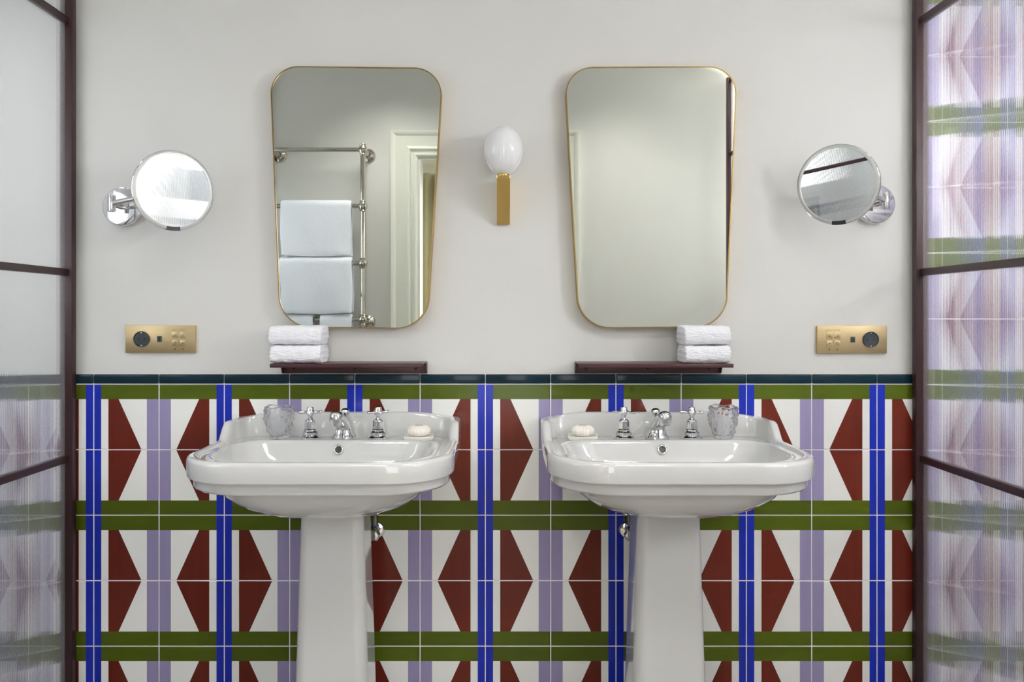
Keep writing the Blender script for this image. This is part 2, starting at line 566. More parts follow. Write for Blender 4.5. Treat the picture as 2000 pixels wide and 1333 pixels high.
def rrect(hw, yb, yf, rb, rf):
    """outline as (x, d) points; d grows towards the room; back corners rb, front corners rf"""
    pts = []
    rb = max(0.001, min(rb, hw * 0.95)); rf = min(rf, hw * 0.95, (yf - yb) * 0.6)
    nb, nc, ns, nf, ne = 26, 7, 30, 16, 26
    for k in range(nb):
        pts.append((-hw + rb + (2 * hw - 2 * rb) * k / nb, yb))
    for k in range(nc):
        a = -PI / 2 + PI / 2 * k / nc
        pts.append((hw - rb + rb * math.cos(a), yb + rb + rb * math.sin(a)))
    for k in range(ns):
        pts.append((hw, yb + rb + (yf - rf - yb - rb) * k / ns))
    for k in range(nf):
        a = PI / 2 * k / nf
        pts.append((hw - rf + rf * math.cos(a), yf - rf + rf * math.sin(a)))
    for k in range(ne):
        pts.append((hw - rf - (2 * hw - 2 * rf) * k / ne, yf))
    for k in range(nf):
        a = PI / 2 + PI / 2 * k / nf
        pts.append((-hw + rf + rf * math.cos(a), yf - rf + rf * math.sin(a)))
    for k in range(ns):
        pts.append((-hw, yf - rf - (yf - rf - yb - rb) * k / ns))
    for k in range(nc):
        a = PI + PI / 2 * k / nc
        pts.append((-hw + rb + rb * math.cos(a), yb + rb + rb * math.sin(a)))
    return pts


def rim_height(x, d):
    wing = 0.047 * (1 - sstep(0.108, 0.168, d))
    arch = 0.015 * (1 - sstep(0.20, 0.34, abs(x))) * (1 - sstep(0.01, 0.07, d))
    return wing + arch


def basin_mesh():
    R = [  # hw, back, front, rb, rf, z, raised
        (0.085, 0.085, 0.255, .03, .05, .640, 0), (0.130, 0.055, 0.330, .04, .10, .651, 0),
        (0.185, 0.035, 0.390, .05, .14, .667, 0), (0.225, 0.022, 0.425, .05, .145, .688, 0),
        (0.256, 0.012, 0.452, .04, .14, .718, 0), (0.268, 0.006, 0.463, .03, .135, .742, 0),
        (0.318, 0.001, 0.474, .01, .16, .743, 0), (0.326, 0.0, 0.483, .006, .16, .746, 0), (0.329, 0.0, 0.486, .006, .16, .751, 0),
        (0.329, 0.0, 0.486, .006, .16, .771, 0), (0.330, 0.0, 0.4865, .006, .16, .774, 0), (0.336, 0.0, 0.494, .006, .16, .7745, 0),
        (0.340, 0.0, 0.499, .006, .16, .777, 0), (0.341, 0.0, 0.500, .006, .16, .782, 0), (0.341, 0.0, 0.500, .006, .16, .80, .35),
        (0.341, 0.0, 0.500, .006, .16, .817, 1), (0.3395, 0.001, 0.4985, .008, .16, .822, 1), (0.336, 0.004, 0.495, .012, .158, .8255, 1),
        (0.331, 0.009, 0.490, .016, .155, .827, 1), (0.3235, 0.018, 0.483, .03, .15, .827, 1), (0.319, 0.023, 0.479, .05, .148, .8255, 1),
        (0.316, 0.027, 0.476, .055, .146, .822, .9), (0.3145, 0.030, 0.4745, .06, .145, .8195, .3), (0.312, 0.034, 0.4735, .06, .144, .8185, 0),
        (0.300, 0.046, 0.4715, .06, .142, .8182, 0), (0.2965, 0.118, 0.4705, .07, .140, .8188, 0), (0.292, 0.128, 0.469, .075, .138, .8225, 0),
        (0.287, 0.133, 0.4675, .08, .136, .8225, 0), (0.283, 0.137, 0.465, .08, .135, .8195, 0), (0.279, 0.141, 0.462, .085, .135, .812, 0),
        (0.269, 0.150, 0.456, .09, .14, .785, 0), (0.245, 0.170, 0.437, .10, .14, .748, 0),
        (0.19, 0.205, 0.395, .09, .12, .716, 0), (0.08, 0.26, 0.335, .03, .035, .706, 0), (0.02, 0.29, 0.31, .005, .008, .704, 0)]
    rings = []
    for hw, yb, yf, rb, rf, z, h in R:
        rings.append([(x, -d, z + (h * rim_height(x, d) if h else 0)) for x, d in rrect(hw, yb, yf, rb, rf)])
    return loft(rings)


def pedestal_mesh():
    R = [  # hw, back, front, r, z
        (0.086, 0.095, 0.252, .030, .650), (0.088, 0.095, 0.252, .030, .56), (0.093, 0.093, 0.255, .031, .40), (0.099, 0.091, 0.259, .032, .20),
        (0.102, 0.090, 0.262, .033, .09), (0.106, 0.088, 0.266, .033, .072), (0.116, 0.084, 0.275, .034, .066), (0.119, 0.083, 0.278, .034, .060),
        (0.121, 0.082, 0.280, .034, .01), (0.126, 0.08, 0.285, .034, .004), (0.127, 0.08, 0.286, .034, FLOOR)]
    return loft([[(x, -d, z) for x, d in rrect(hw, yb, yf, min(r, .03), r)] for hw, yb, yf, r, z in R])


def make_basin(cx, label):
    t = thing('pedestal_basin', label, 'basin', (cx, -0.0105, FLOOR))
    inv = Matrix.Translation((0, 0, -FLOOR))
    o = obj('basin_bowl', basin_mesh(), 'china', t, 38); o.matrix_parent_inverse = inv
    o = obj('pedestal', pedestal_mesh(), 'china', t, 42); o.matrix_parent_inverse = inv
    # overflow: chrome ring with the hollow's shade painted on a disc inside, on the back slope of the bowl
    mt = axis_matrix((0, -0.1475, 0.797), (0, -1, 0.40))
    o = obj('overflow_ring', lathe([(0.0098, 0.0), (0.0098, 0.0035), (0.0118, 0.0046), (0.0142, 0.0035), (0.0150, 0.0), (0.0150, -0.004)], 28, mt), 'chrome', t, 60)
    o.matrix_parent_inverse = inv
    o2 = obj('overflow_hollow', lathe([(0, 0.0006), (0.0098, 0.0012)], 24, mt), 'hole', o, 60)
    o = obj('drain', lathe([(0, 0.7075), (0.016, 0.7078), (0.022, 0.7085), (0.030, 0.7075), (0.030, 0.703)], 28, Matrix.Translation((0, -0.3, 0))), 'chrome', t, 50)
    o.matrix_parent_inverse = inv
    return t


BXL, BXR = -0.497, 0.4265
make_basin(BXL, 'white pedestal basin below the mirror reflecting towels')
make_basin(BXR, 'white pedestal basin below the mirror reflecting a bare wall')

# ------------------------------------------------------------------ taps
def handle_parts(parent, x, rot, d=0.078):
    base = Matrix.Translation((x, -d, BZ)) @ Matrix.Scale(1.1, 4)
    prof = [(0, 0), (0.0282, 0), (0.0287, 0.0035), (0.0262, 0.0065), (0.0215, 0.0085), (0.0203, 0.0095), (0.0213, 0.0120), (0.0213, 0.0170), (0.0190, 0.0192), (0.0168, 0.0205), (0.0160, 0.0225), (0, 0.0225)]
    tap = obj('tap', lathe(prof, 32, base), 'chrome', parent, 32)
    body = [(0, 0.021), (0.0165, 0.021), (0.0168, 0.0240), (0.0150, 0.0262), (0.0146, 0.0450), (0.0146, 0.0462), (0.0130, 0.0490), (0.0072, 0.0512), (0.0052, 0.0545), (0.0058, 0.062), (0, 0.062)]
    obj('fluted_body', lathe(body, 32, base, rfun=lambda r, z, a, k: (r * (1 - (0.10 * (0.5 + 0.5 * math.cos(8 * a)) if 2 < k < 6 else 0)), z)), 'chrome', tap, 30)
    bm = lathe([(0, 0.060), (0.007, 0.0605), (0.0105, 0.064), (0.0115, 0.069), (0.0105, 0.074), (0.0088, 0.0765), (0.0088, 0.081), (0.0075, 0.083), (0, 0.0835)], 24)
    for k in range(4):
        a = k * PI / 2
        dv = Vector((math.cos(a), math.sin(a), 0))
        merge(bm, tube([Vector((0, 0, 0.0695)) + dv * r for r in (0.006, 0.012, 0.020, 0.027, 0.0295, 0.0305)], [0.0042, 0.0032, 0.0033, 0.0043, 0.0040, 0.0025], 12))
    bm.transform(base @ Matrix.Rotation(rot, 4, 'Z'))
    obj('cross_handle', bm, 'chrome', tap, 40)
    return tap


def make_faucet(cx, rots, label):
    t = thing('basin_faucet', label, 'faucet', (cx, -0.0105, 0), 'chrome basin faucets')
    handle_parts(t, -0.0985, rots[0]); handle_parts(t, 0.1015, rots[1])
    d = 0.080
    sp = obj('spout', lathe([(0, 0), (0.0345, 0), (0.0352, 0.004), (0.033, 0.008), (0.029, 0.012), (0.0255, 0.022), (0.023, 0.030), (0.019, 0.036), (0, 0.038)], 32,
                            Matrix.Translation((0, -d, BZ)) @ Matrix.Diagonal((1.0, 0.92, 1, 1))), 'chrome', t, 34)
    # flat sided arm rising forward
    rings = []
    for dd, z, w, h in ((0.066, 0.018, .021, .014), (0.085, 0.034, .0195, .0155), (0.115, 0.054, .0175, .0135), (0.145, 0.069, .0160, .0115), (0.168, 0.0775, .0150, .0105), (0.178, 0.079, .0145, .0100)):
        n = Vector((0, 0.55, 0.83)); c = Vector((0, -dd, BZ + z)); r = []
        for k in range(28):
            a = 2 * PI * k / 28
            ca, sa = math.cos(a), math.sin(a)
            r.append(c + Vector((1, 0, 0)) * w * math.copysign(abs(ca) ** 0.45, ca) + n * h * math.copysign(abs(sa) ** 0.6, sa))
        rings.append(r)
    obj('spout_arm', loft(rings), 'chrome', sp, 35)
    noz = lathe([(0, -0.019), (0.0110, -0.019), (0.0125, -0.0185), (0.0128, -0.014), (0.0142, -0.013), (0.0158, -0.006), (0.0160, 0.002), (0.0142, 0.009), (0.0095, 0.0135), (0, 0.0155)], 28, Matrix.Translation((0, -0.181, BZ + 0.0745)) @ Matrix.Scale(1.2, 4))
    obj('nozzle', noz, 'chrome', sp, 34)
    kn = lathe([(0, 0.03), (0.012, 0.03), (0.0125, 0.040), (0.0098, 0.046), (0.0055, 0.050), (0.005, 0.060), (0.0075, 0.063), (0.0118, 0.068), (0.0135, 0.074), (0.0122, 0.081), (0.007, 0.0855), (0, 0.0865)], 28, Matrix.Translation((0, -0.055, BZ)))
    obj('lift_knob', kn, 'chrome', sp, 40)
    return t


make_faucet(BXL, (0.10, 0.42), 'chrome cross-handle faucet on the left basin')
make_faucet(BXR, (-0.45, -0.16), 'chrome cross-handle faucet on the right basin')

# ------------------------------------------------------------------ tumblers, soap
def cut_bump(a, z, seed):
    v = Vector((math.cos(a) * 2.3 + seed, math.sin(a) * 2.3, z * 52))
    dist, _ = noise.voronoi(v * 1.25)
    return min(dist[0], 0.9)


def make_tumbler(x, d, label, seed):
    prof_o = [(0.0, 0.0), (0.024, 0.0), (0.0265, 0.0015)]
    n = 26
    for k in range(n + 1):
        u = k / n
        r = 0.0275 + 0.0165 * math.sin(min(1, u * 1.25) * PI / 2) - 0.003 * max(0, u - 0.75) / 0.25
        prof_o.append((r, 0.003 + 0.091 * u))
    prof_i = [(0.0385, 0.0955), (0.0365, 0.094)]
    for k in range(n + 1):
        u = 1 - k / n
        r = 0.0235 + 0.0145 * math.sin(min(1, u * 1.25) * PI / 2) - 0.003 * max(0, u - 0.75) / 0.25
        prof_i.append((r, 0.011 + 0.082 * u))
    prof = prof_o + prof_i + [(0.0, 0.010)]
    no = len(prof_o)

    def rf(r, z, a, k):
        if 2 < k < no:
            edge = sstep(0, 0.01, z) * (1 - 0.55 * sstep(0.086, 0.096, z))
            return r + (0.0095 * (0.42 - cut_bump(a, z, seed))) * edge, z + (0.0022 * math.sin(5 * a + seed) * sstep(0.08, 0.094, z))
        if no <= k < no + 4:
            return r, z + 0.0022 * math.sin(5 * a + seed)
        return r, z
    o = obj('glass_tumbler', lathe(prof, 72, None, rf), 'tumbler', None, 179)
    o.location = (x, -0.0105 - d, BZ + 0.0002)
    return tag(o, label, 'glass')


make_tumbler(BXL - 0.189, 0.085, 'clear hammered glass tumbler on the left basin', 1.3)
make_tumbler(BXR + 0.192, 0.085, 'clear hammered glass tumbler on the right basin', 4.7)


def make_soap(x, d, rz, lab_d, lab_s):
    z0 = BZ + 0.0002
    bm = bmesh.new()
    w = 0.0375
    rings = []
    for hw, hd, z in ((.038, .034, 0), (.0428, .038, .0065), (.0432, .0383, .0092), (.0410, .0360, .0095), (.033, .030, .0070)):
        rings.append([(sx * hw, sy * hd, z) for sx, sy in ((-1, -1), (1, -1), (1, 1), (-1, 1))])
    dish = obj('soap_dish', loft(rings), 'dish')
    dish.location = (x, -0.0105 - d, z0); dish.rotation_euler = (0, 0, rz)
    tag(dish, lab_d, 'soap dish')
    n = 18; prof = [(0.0, -0.0155)]
    for k in range(1, n):
        a = -PI / 2 + PI * k / n
        prof.append((math.copysign(abs(math.cos(a)) ** 0.8, 1) * 0.0335, math.copysign(abs(math.sin(a)) ** 0.9, math.sin(a)) * 0.0155))
    prof.append((0.0, 0.0155))

    def rf(r, z, a, k):
        q = sstep(0.013, 0.026, r)
        return r * (1 + 0.022 * q * math.sin(26 * a)), z * (1 + 0.03 * q * math.sin(26 * a + 1))
    s = thing('wrapped_soap', lab_s, 'soap', (x, -0.0105 - d, z0 + 0.0072), None, (0.16, 0, rz + 0.2))
    o = obj('paper_wrap', lathe(prof, 156, Matrix.Translation((0, 0, 0.0165)) @ Matrix.Diagonal((1, 0.80, 1, 1)), rf), 'soap', s, 179)
    # a round seal with a few red strokes on top
    seal = obj('paper_seal', lathe([(0, 0.0324), (0.013, 0.0322), (0.0150, 0.0312), (0.0152, 0.028)], 32, Matrix.Diagonal((1, 0.8, 1, 1))), 'dish', s, 60)
    bm = bmesh.new()
    for k in range(7):
        box(bm, -0.0105 + k * 0.003, -0.0090 + k * 0.003, -0.004 + 0.001 * (k % 2), 0.003 - 0.001 * (k % 3), 0.0320, 0.0326)
    pr = obj('seal_print', bm, 'soap_print', seal); pr['kind'] = 'stuff'
    return s


make_soap(BXL + 0.222, 0.083, 0.10, 'square white soap dish on the left basin', 'round pleated paper wrapped soap on the left basin')
make_soap(BXR - 0.220, 0.083, -0.10, 'square white soap dish on the right basin', 'round pleated paper wrapped soap on the right basin')

# ------------------------------------------------------------------ stop valves below the basins
def make_valve(x, z, label, pipe):
    t = thing('stop_valve', label, 'valve', (x, 0, z))
    Y = lambda d: axis_matrix((0, -d, 0), (0, -1, 0))
    obj('wall_rosette', lathe([(0, 0), (0.027, 0), (0.027, 0.003), (0.023, 0.009), (0.012, 0.012), (0, 0.012)], 32, Y(0.011)), 'chrome', t, 40)
    bm = tube([(0, -0.02, 0), (0, -0.055, 0)], 0.0105, 20)
    obj('valve_body', bm, 'chrome', t, 40)
    obj('valve_knob', lathe([(0, 0), (0.014, 0), (0.0185, 0.004), (0.0195, 0.010), (0.0185, 0.018), (0.014, 0.023), (0, 0.025)], 30, Y(0.054),
                            lambda r, zz, a, k: (r * (1 + (0.06 * math.cos(6 * a) if 0 < k < 6 else 0)), zz)), 'chrome', t, 35)
    o = obj('outlet_nut', lathe([(0, 0), (0.0115, 0), (0.0115, 0.014), (0.0085, 0.018), (0, 0.018)], 6, Matrix.Translation((0, -0.04, 0.006))), 'chrome', t)
    obj('supply_pipe', tube([(0, -0.04, 0.02), (0, -0.04, 0.05), (-pipe * 0.003, -0.041, 0.08), (-pipe * 0.008, -0.044, 0.106)], 0.0062, 14), 'rubber', t, 60)
    if pipe:
        obj('drop_nut', lathe([(0, 0), (0.009, 0), (0.0098, -0.018), (0.006, -0.045), (0, -0.046)], 18, Matrix.Translation((0.012, -0.04, -0.006))), 'chrome', t, 40)
    return t


make_valve(-0.413, 0.527, 'chrome stop valve peeking out beside the left pedestal', 0)
make_valve(0.352, 0.527, 'chrome stop valve and pipe beside the right pedestal', 1)

# ------------------------------------------------------------------ tapered mirrors
def mirror_outline(inset=0.0):
    ht, hb, H = 0.2625 - inset, 0.2225 - inset, 0.790 / 2 - inset
    rt, rb = 0.083 - inset, 0.098 - inset
    k0 = [(-ht, H), (ht, H), (hb, -H), (-hb, -H)]
    rad = [rt, rt, rb, rb]
    pts = []
    for i in range(4):
        p = Vector(k0[i]); a = Vector(k0[i - 1]); b = Vector(k0[(i + 1) % 4])
        u = (a - p).normalized(); v = (b - p).normalized()
        ang = u.angle(v); r = rad[i]
        tl = r / math.tan(ang / 2)
        c = p + (u + v).normalized() * (r / math.sin(ang / 2))
        s = p + u * tl - c; e = p + v * tl - c
        a0 = math.atan2(s.y, s.x); a1 = math.atan2(e.y, e.x)
        while a1 > a0:
            a1 -= 2 * PI
        for k in range(21):
            a_ = a0 + (a1 - a0) * k / 20
            pts.append((c.x + r * math.cos(a_), c.y + r * math.sin(a_)))
    return pts


def make_mirror(x, z, rot, label):
    t = thing('wall_mirror', label, 'mirror', (x, 0, z), None, (0, rot, 0))
    out, inn = mirror_outline(0), mirror_outline(0.0032)
    D = 0.034
    rings = [[(a, -0.0005, b) for a, b in out], [(a, -D + 0.001, b) for a, b in out], [(a * 0.9985, -D, b * 0.999) for a, b in out],
             [(a, -D, b) for a, b in inn], [(a, -D + 0.006, b) for a, b in inn]]
    obj('mirror_frame', loft(rings, True, False), 'brass_frame', t, 40)
    g = mirror_outline(0.0030)
    bm = bmesh.new()
    f = bm.faces.new([bm.verts.new((a, -D + 0.0025, b)) for a, b in g])
    bmesh.ops.triangulate(bm, faces=[f])
    me = bpy.data.meshes.new('mirror_glass'); bm.to_mesh(me); bm.free()
    o = obj('mirror_glass', me, 'mirror', t)
    return t


make_mirror(-0.475, 1.5375, 0.0115, 'tapered brass rimmed wall mirror reflecting the towel rail and doorway')
make_mirror(0.4218, 1.5385, -0.006, 'tapered brass rimmed wall mirror reflecting a bare pale wall')

# ------------------------------------------------------------------ globe sconce
def make_sconce(x, z):
    t = thing('wall_sconce', 'white opal globe wall lamp on a brass bracket between the mirrors', 'lamp', (x, 0, z))
    # bracket: a brass bar that leans out from the wall, thin at its foot
    w = 0.0195
    pts = [(0.0, -0.118), (-0.012, -0.118), (-0.105, 0.006), (-0.105, 0.016), (0.0, 0.016)]
    bm = loft([[(-w, y, zz) for y, zz in pts], [(w, y, zz) for y, zz in pts]])
    bmesh.ops.recalc_face_normals(bm, faces=bm.faces)
    bmesh.ops.bevel(bm, geom=bm.edges[:], offset=0.0012, segments=2, affect='EDGES')
    obj('bracket', bm, 'brass', t, 30)
    obj('collar', lathe([(0, 0.015), (0.0175, 0.015), (0.0185, 0.019), (0.017, 0.026), (0, 0.026)], 32, Matrix.Translation((0, -0.075, 0))), 'brass', t, 40)
    prof = []
    n = 28
    for k in range(n + 1):
        a = -PI / 2 + PI * k / n
        c = math.cos(a); s = math.sin(a)
        r = 0.0585 * c * (1 + 0.05 * s)          # egg: a touch wider above the middle
        prof.append((max(r, 0.0) if 0 < k < n else 0.0, 0.092 + 0.0735 * s))
    obj('globe', lathe(prof, 56, Matrix.Translation((0, -0.075, 0))), 'opal', t, 179)
    return t


make_sconce(-0.0265, 1.576)

# ------------------------------------------------------------------ cosmetic mirrors on arms
def make_cosmetic(side, px, pz, cx, cz, cd, yaw, pitch, label):
    """side -1: plate on the left of the disc"""
    t = thing('cosmetic_mirror', label, 'mirror', (px, 0, pz))
    Yax = axis_matrix((0, 0, 0), (0, -1, 0))
    obj('wall_plate', lathe([(0, 0), (0.059, 0), (0.0595, 0.004), (0.0595, 0.018), (0.058, 0.021), (0.055, 0.0225), (0, 0.0225)], 48, Yax), 'chrome', t, 34)
    obj('pivot_post', tube([(0, -0.02, 0), (0, -0.078, 0)], 0.010, 20), 'chrome', t, 40)
    piv = obj('pivot_pin', lathe([(0, -0.024), (0.0105, -0.024), (0.0115, -0.022), (0.0115, 0.022), (0.0105, 0.024), (0, 0.024)], 24, Matrix.Translation((0, -0.078, 0))), 'chrome', t, 35)
    n = Vector((math.sin(yaw) * math.cos(pitch), -math.cos(yaw) * math.cos(pitch), math.sin(pitch)))
    c = Vector((cx - px, -cd, cz - pz))
    hub = c - n * 0.030
    obj('arm', tube([(0, -0.078, 0), Vector((0, -0.078, 0)).lerp(hub, 0.5) + Vector((0, 0, 0.0)), hub], 0.0085, 18), 'chrome', t, 40)
    # disc built in its own frame, its lower edge kept level
    right = Vector((0, 0, 1)).cross(-n).normalized() * -1
    up = n.cross(right) * -1
    if up.z < 0:
        up = -up
    right = up.cross(n)
    mt = Matrix((( right.x, up.x, n.x, c.x), (right.y, up.y, n.y, c.y), (right.z, up.z, n.z, c.z), (0, 0, 0, 1)))
    R = 0.1145; ri = 0.1030
    obj('hub', lathe([(0, -0.034), (0.012, -0.034), (0.014, -0.03), (0.02, -0.014), (0, -0.013)], 28, mt), 'chrome', t, 40)
    obj('housing', lathe([(0, -0.0145), (R - 0.012, -0.0145), (R - 0.003, -0.012), (R, -0.007), (R, 0.0005), (R - 0.0012, 0.0018), (R - 0.002, 0.0012)], 96, mt), 'chrome', t, 34)
    ring = obj('light_ring', lathe([(R - 0.0018, 0.0012), (R - 0.003, 0.0022), (ri + 0.0012, 0.0022), (ri, 0.0010), (ri, -0.002)], 96, mt), 'satin', t, 40)
    obj('mirror_disc', lathe([(0, 0.0), (ri * 0.5, 0.0), (ri + 0.0002, 0.0)], 96, mt), 'mirror_s', t)
    bm = bmesh.new()
    N = 10; a0, a1 = -PI / 2 - 0.175, -PI / 2 + 0.175
    rings = []
    for k in range(N + 1):
        a = a0 + (a1 - a0) * k / N
        e = Vector((math.cos(a), math.sin(a), 0))
        rings.append([e * (ri + 0.0004) + Vector((0, 0, 0.0015)), e * (ri + 0.0004) + Vector((0, 0, 0.0031)), e * (R + 0.0004) + Vector((0, 0, 0.0031)), e * (R + 0.0004) + Vector((0, 0, -0.004))])
    sb = loft(rings); sb.transform(mt)
    obj('sensor', sb, 'black', t)
    return t


make_cosmetic(-1, -1.186, 1.512, -0.970, 1.5385, 0.150, 0.74, -0.078, 'round cosmetic mirror on a chrome arm near the left screen')
make_cosmetic(1, 1.105, 1.5195, 0.929, 1.5555, 0.150, -0.74, -0.155, 'round cosmetic mirror on a chrome arm near the right screen')

# ------------------------------------------------------------------ brass socket plates
def make_plate(x, z, s, label):
    """s = 1: socket at the left end, buttons at the right"""
    t = thing('socket_plate', label, 'socket', (x, 0, z), 'brass socket plates')
    hw, hh, D = 0.1065, 0.0420, 0.010
    obj('plate', boxm(-hw, hw, -D, -0.0005, -hh, hh, bev=0.0012), 'brass_br', t, 30)
    sx = -0.0565 * s
    Y = axis_matrix((sx, -D, 0), (0, -1, 0))
    so = obj('socket', lathe([(0.0240, 0.0), (0.0244, 0.0030), (0.0236, 0.0036), (0.0226, 0.0032), (0.0215, 0.0006), (0, 0.0004)], 40, Y), 'dark_sock', t, 35)
    for dx in (-0.0095, 0.0095):
        obj('pin_hole', lathe([(0, 0.0), (0.0030, 0.0), (0.0030, -0.001)], 14, axis_matrix((sx + dx, -D - 0.0007, 0), (0, -1, 0))), 'black', so)
    for sz in (-1, 1):
        obj('earth_clip', boxm(sx - 0.0025, sx + 0.0025, -D - 0.0034, -D - 0.0003, sz * 0.0195 - 0.0018, sz * 0.0195 + 0.0018), 'chrome', so)
    ux = -0.0020 * s
    us = obj('usb_port', boxm(ux - 0.0072, ux + 0.0072, -D - 0.0008, -D + 0.001, -0.0088, 0.0088, bev=0.0005), 'dark_sock', t)
    obj('usb_tongue', boxm(ux - 0.0012, ux + 0.0018, -D - 0.0012, -D, -0.0065, 0.0065), 'black', us)
    k = 0
    for dz in (0.0125, -0.0120):
        for dx in (0.0455, 0.0690):
            bx = dx * s
            b = obj('button', boxm(bx - 0.0090, bx + 0.0090, -D - 0.0013, -D, dz - 0.0088, dz + 0.0088, bev=0.0007), 'brass_br', t, 30)
            bm = bmesh.new()
            if k == 0:      # lamp sign
                box(bm, bx - 0.003, bx + 0.003, -D - 0.0016, -D - 0.001, dz - 0.0030, dz - 0.0018); box(bm, bx - 0.0028, bx - 0.0018, -D - 0.0016, -D - 0.001, dz - 0.0015, dz + 0.004)
                box(bm, bx + 0.0018, bx + 0.0028, -D - 0.0016, -D - 0.001, dz - 0.0015, dz + 0.004)
            elif k == 1:
                for q in range(3):
                    box(bm, bx - 0.004, bx + 0.004, -D - 0.0016, -D - 0.001, dz - 0.0035 + q * 0.003, dz - 0.0025 + q * 0.003)
            elif k == 2:
                merge(bm, lathe([(0.0026, 0), (0.0026, 0.0006), (0.0042, 0.0006), (0.0042, 0)], 20, axis_matrix((bx, -D - 0.001, dz), (0, -1, 0))))
            else:
                box(bm, bx - 0.0022, bx + 0.0022, -D - 0.0016, -D - 0.001, dz - 0.0006, dz + 0.0006); box(bm, bx - 0.0006, bx + 0.0006, -D - 0.0016, -D - 0.001, dz - 0.0022, dz + 0.0022)
            e = obj('button_sign', bm, 'engrave', b); e['kind'] = 'stuff'
            k += 1
    # two engraved words above the buttons, two small marks below
    bm = bmesh.new()
    w0 = 0.0575 * s
    for a, b in ((-0.0215, -0.0035), (0.0005, 0.0225)):
        n = int((b - a) / 0.0032)
        for q in range(n):
            x0 = w0 + a + (b - a) * q / n
            box(bm, x0, x0 + 0.0006, -D - 0.0003, -D + 0.0005, 0.0272, 0.0304); box(bm, x0, x0 + 0.0019, -D - 0.0003, -D + 0.0005, 0.0272 + 0.0013 * (q % 3), 0.0279 + 0.0013 * (q % 3))
    e = obj('engraved_words', bm, 'engrave', t); e['kind'] = 'stuff'
    for dx in (0.0455, 0.0690):
        obj('engraved_mark', lathe([(0, 0.0004), (0.0020, 0.0004), (0.0020, -0.0004)], 12, axis_matrix((dx * s, -D, -0.0305), (0, -1, 0))), 'engrave', t)
    return t


make_plate(-1.0735, 1.1085, 1, 'brass socket plate under the left cosmetic mirror, socket at its left end')
make_plate(1.0375, 1.1070, -1, 'brass socket plate under the right cosmetic mirror, socket at its right end')

# ------------------------------------------------------------------ burgundy shelves and folded face towels
SH_Z = 1.0405


def make_shelf(x0, x1, label):
    cx = (x0 + x1) / 2; L = (x1 - x0) / 2
    t = thing('wall_shelf', label, 'shelf', (cx, 0, SH_Z - 0.037))
    bm = bmesh.new(); box(bm, -L, L, -0.130, -0.004, 0.0345, 0.037, 0.0008); box(bm, -L, L, -0.1300, -0.1275, 0.0258, 0.0365, 0.0008)
    obj('shelf_plate', bm, 'burgundy', t, 40)
    bm = boxm(-L, L, -0.006, -0.0005, 0.0, 0.0345, bev=0.0008)
    br = obj('back_bracket', bm, 'burgundy', t, 40)
    for s in (-1, 1):      # triangular end gussets
        xa, xb = sorted((s * (L - 0.0005), s * (L - 0.003)))
        pts = [(-0.006, 0.001), (-0.012, 0.001), (-0.030, 0.0345), (-0.006, 0.0345)]
        obj('end_gusset', loft([[(xa, y, z) for y, z in pts], [(xb, y, z) for y, z in pts]]), 'burgundy', t)
    for dx in (-L + 0.035, 0, L - 0.035):
        obj('screw', lathe([(0, 0.0022), (0.004, 0.0018), (0.0052, 0.0), (0.0052, -0.001)], 16, axis_matrix((dx, -0.006, 0.016), (0, -1, 0))), 'screw', t, 40)
    return t


def towel_solid(sx, sy, sz, seed, mat_='towel', amp=0.0026, name='folded_towel'):
    """folded cloth: rounded block, fold to the front, terry surface"""
    nx, ny, nz = 46, 30, 16
    bm = bmesh.new()
    bmesh.ops.create_cube(bm, size=2)
    bmesh.ops.subdivide_edges(bm, edges=bm.edges[:], cuts=30, use_grid_fill=True)
    for v in bm.verts:
        x, y, z = v.co
        # rounded in y-z (roll of the fold), less in x
        kz = 1 - 0.06 * abs(x) ** 14 - (0.30 * abs(y) ** 6)
        ky = 1 - 0.10 * abs(z) ** 3
        kx = 1 - 0.02 * abs(z) ** 6 - 0.02 * abs(y) ** 4
        p = Vector((x * kx * sx, y * ky * sy, z * kz * sz))
        q = p * 55 + Vector((seed, 0, 0))
        p += Vector((noise.noise(q), noise.noise(q + Vector((9, 0, 0))), noise.noise(q + Vector((0, 9, 0))))) * 0.0017
        q = p * 330 + Vector((seed, 0, 0))
        nrm = Vector((x ** 5, y ** 5, z ** 5)).normalized()
        p += nrm * noise.noise(q) * amp
        # layers of the fold on the short sides
        if abs(x) > 0.98:
            p.x -= math.copysign(0.0018 * (0.5 + 0.5 * math.cos(z * 3 * PI)), x)
        p.z += 0.0016 * noise.noise(Vector((p.x * 18 + seed, p.y * 18, 3)))
        v.co = p
    return obj(name, bm, mat_, None, 179)


def towel_pair(cx, hw, seed, lab_top, lab_bot, rz=0.0):
    hz = 0.0265
    a = towel_solid(hw * 0.975, 0.054, hz, seed); a.location = (cx + 0.001, -0.072, SH_Z + hz + 0.0005)
    tag(a, lab_bot, 'towel', 'folded face towels on the shelves')
    b = towel_solid(hw, 0.054, hz + 0.001, seed + 5); b.location = (cx, -0.072, SH_Z + 3 * hz + 0.0022)
    tag(b, lab_top, 'towel', 'folded face towels on the shelves')
    a.rotation_euler = (0, 0, rz); b.rotation_euler = (0.0, 0, -rz)


make_shelf(-0.7025, -0.2590, 'burgundy metal wall shelf under the mirror reflecting towels')
make_shelf(0.1915, 0.6390, 'burgundy metal wall shelf under the mirror reflecting a bare wall')
towel_pair(-0.632, 0.0775, 2.0, 'upper folded white face towel on the left shelf', 'lower folded white face towel on the left shelf')
towel_pair(0.566, 0.0690, 11.0, 'upper folded white face towel on the right shelf', 'lower folded white face towel on the right shelf')

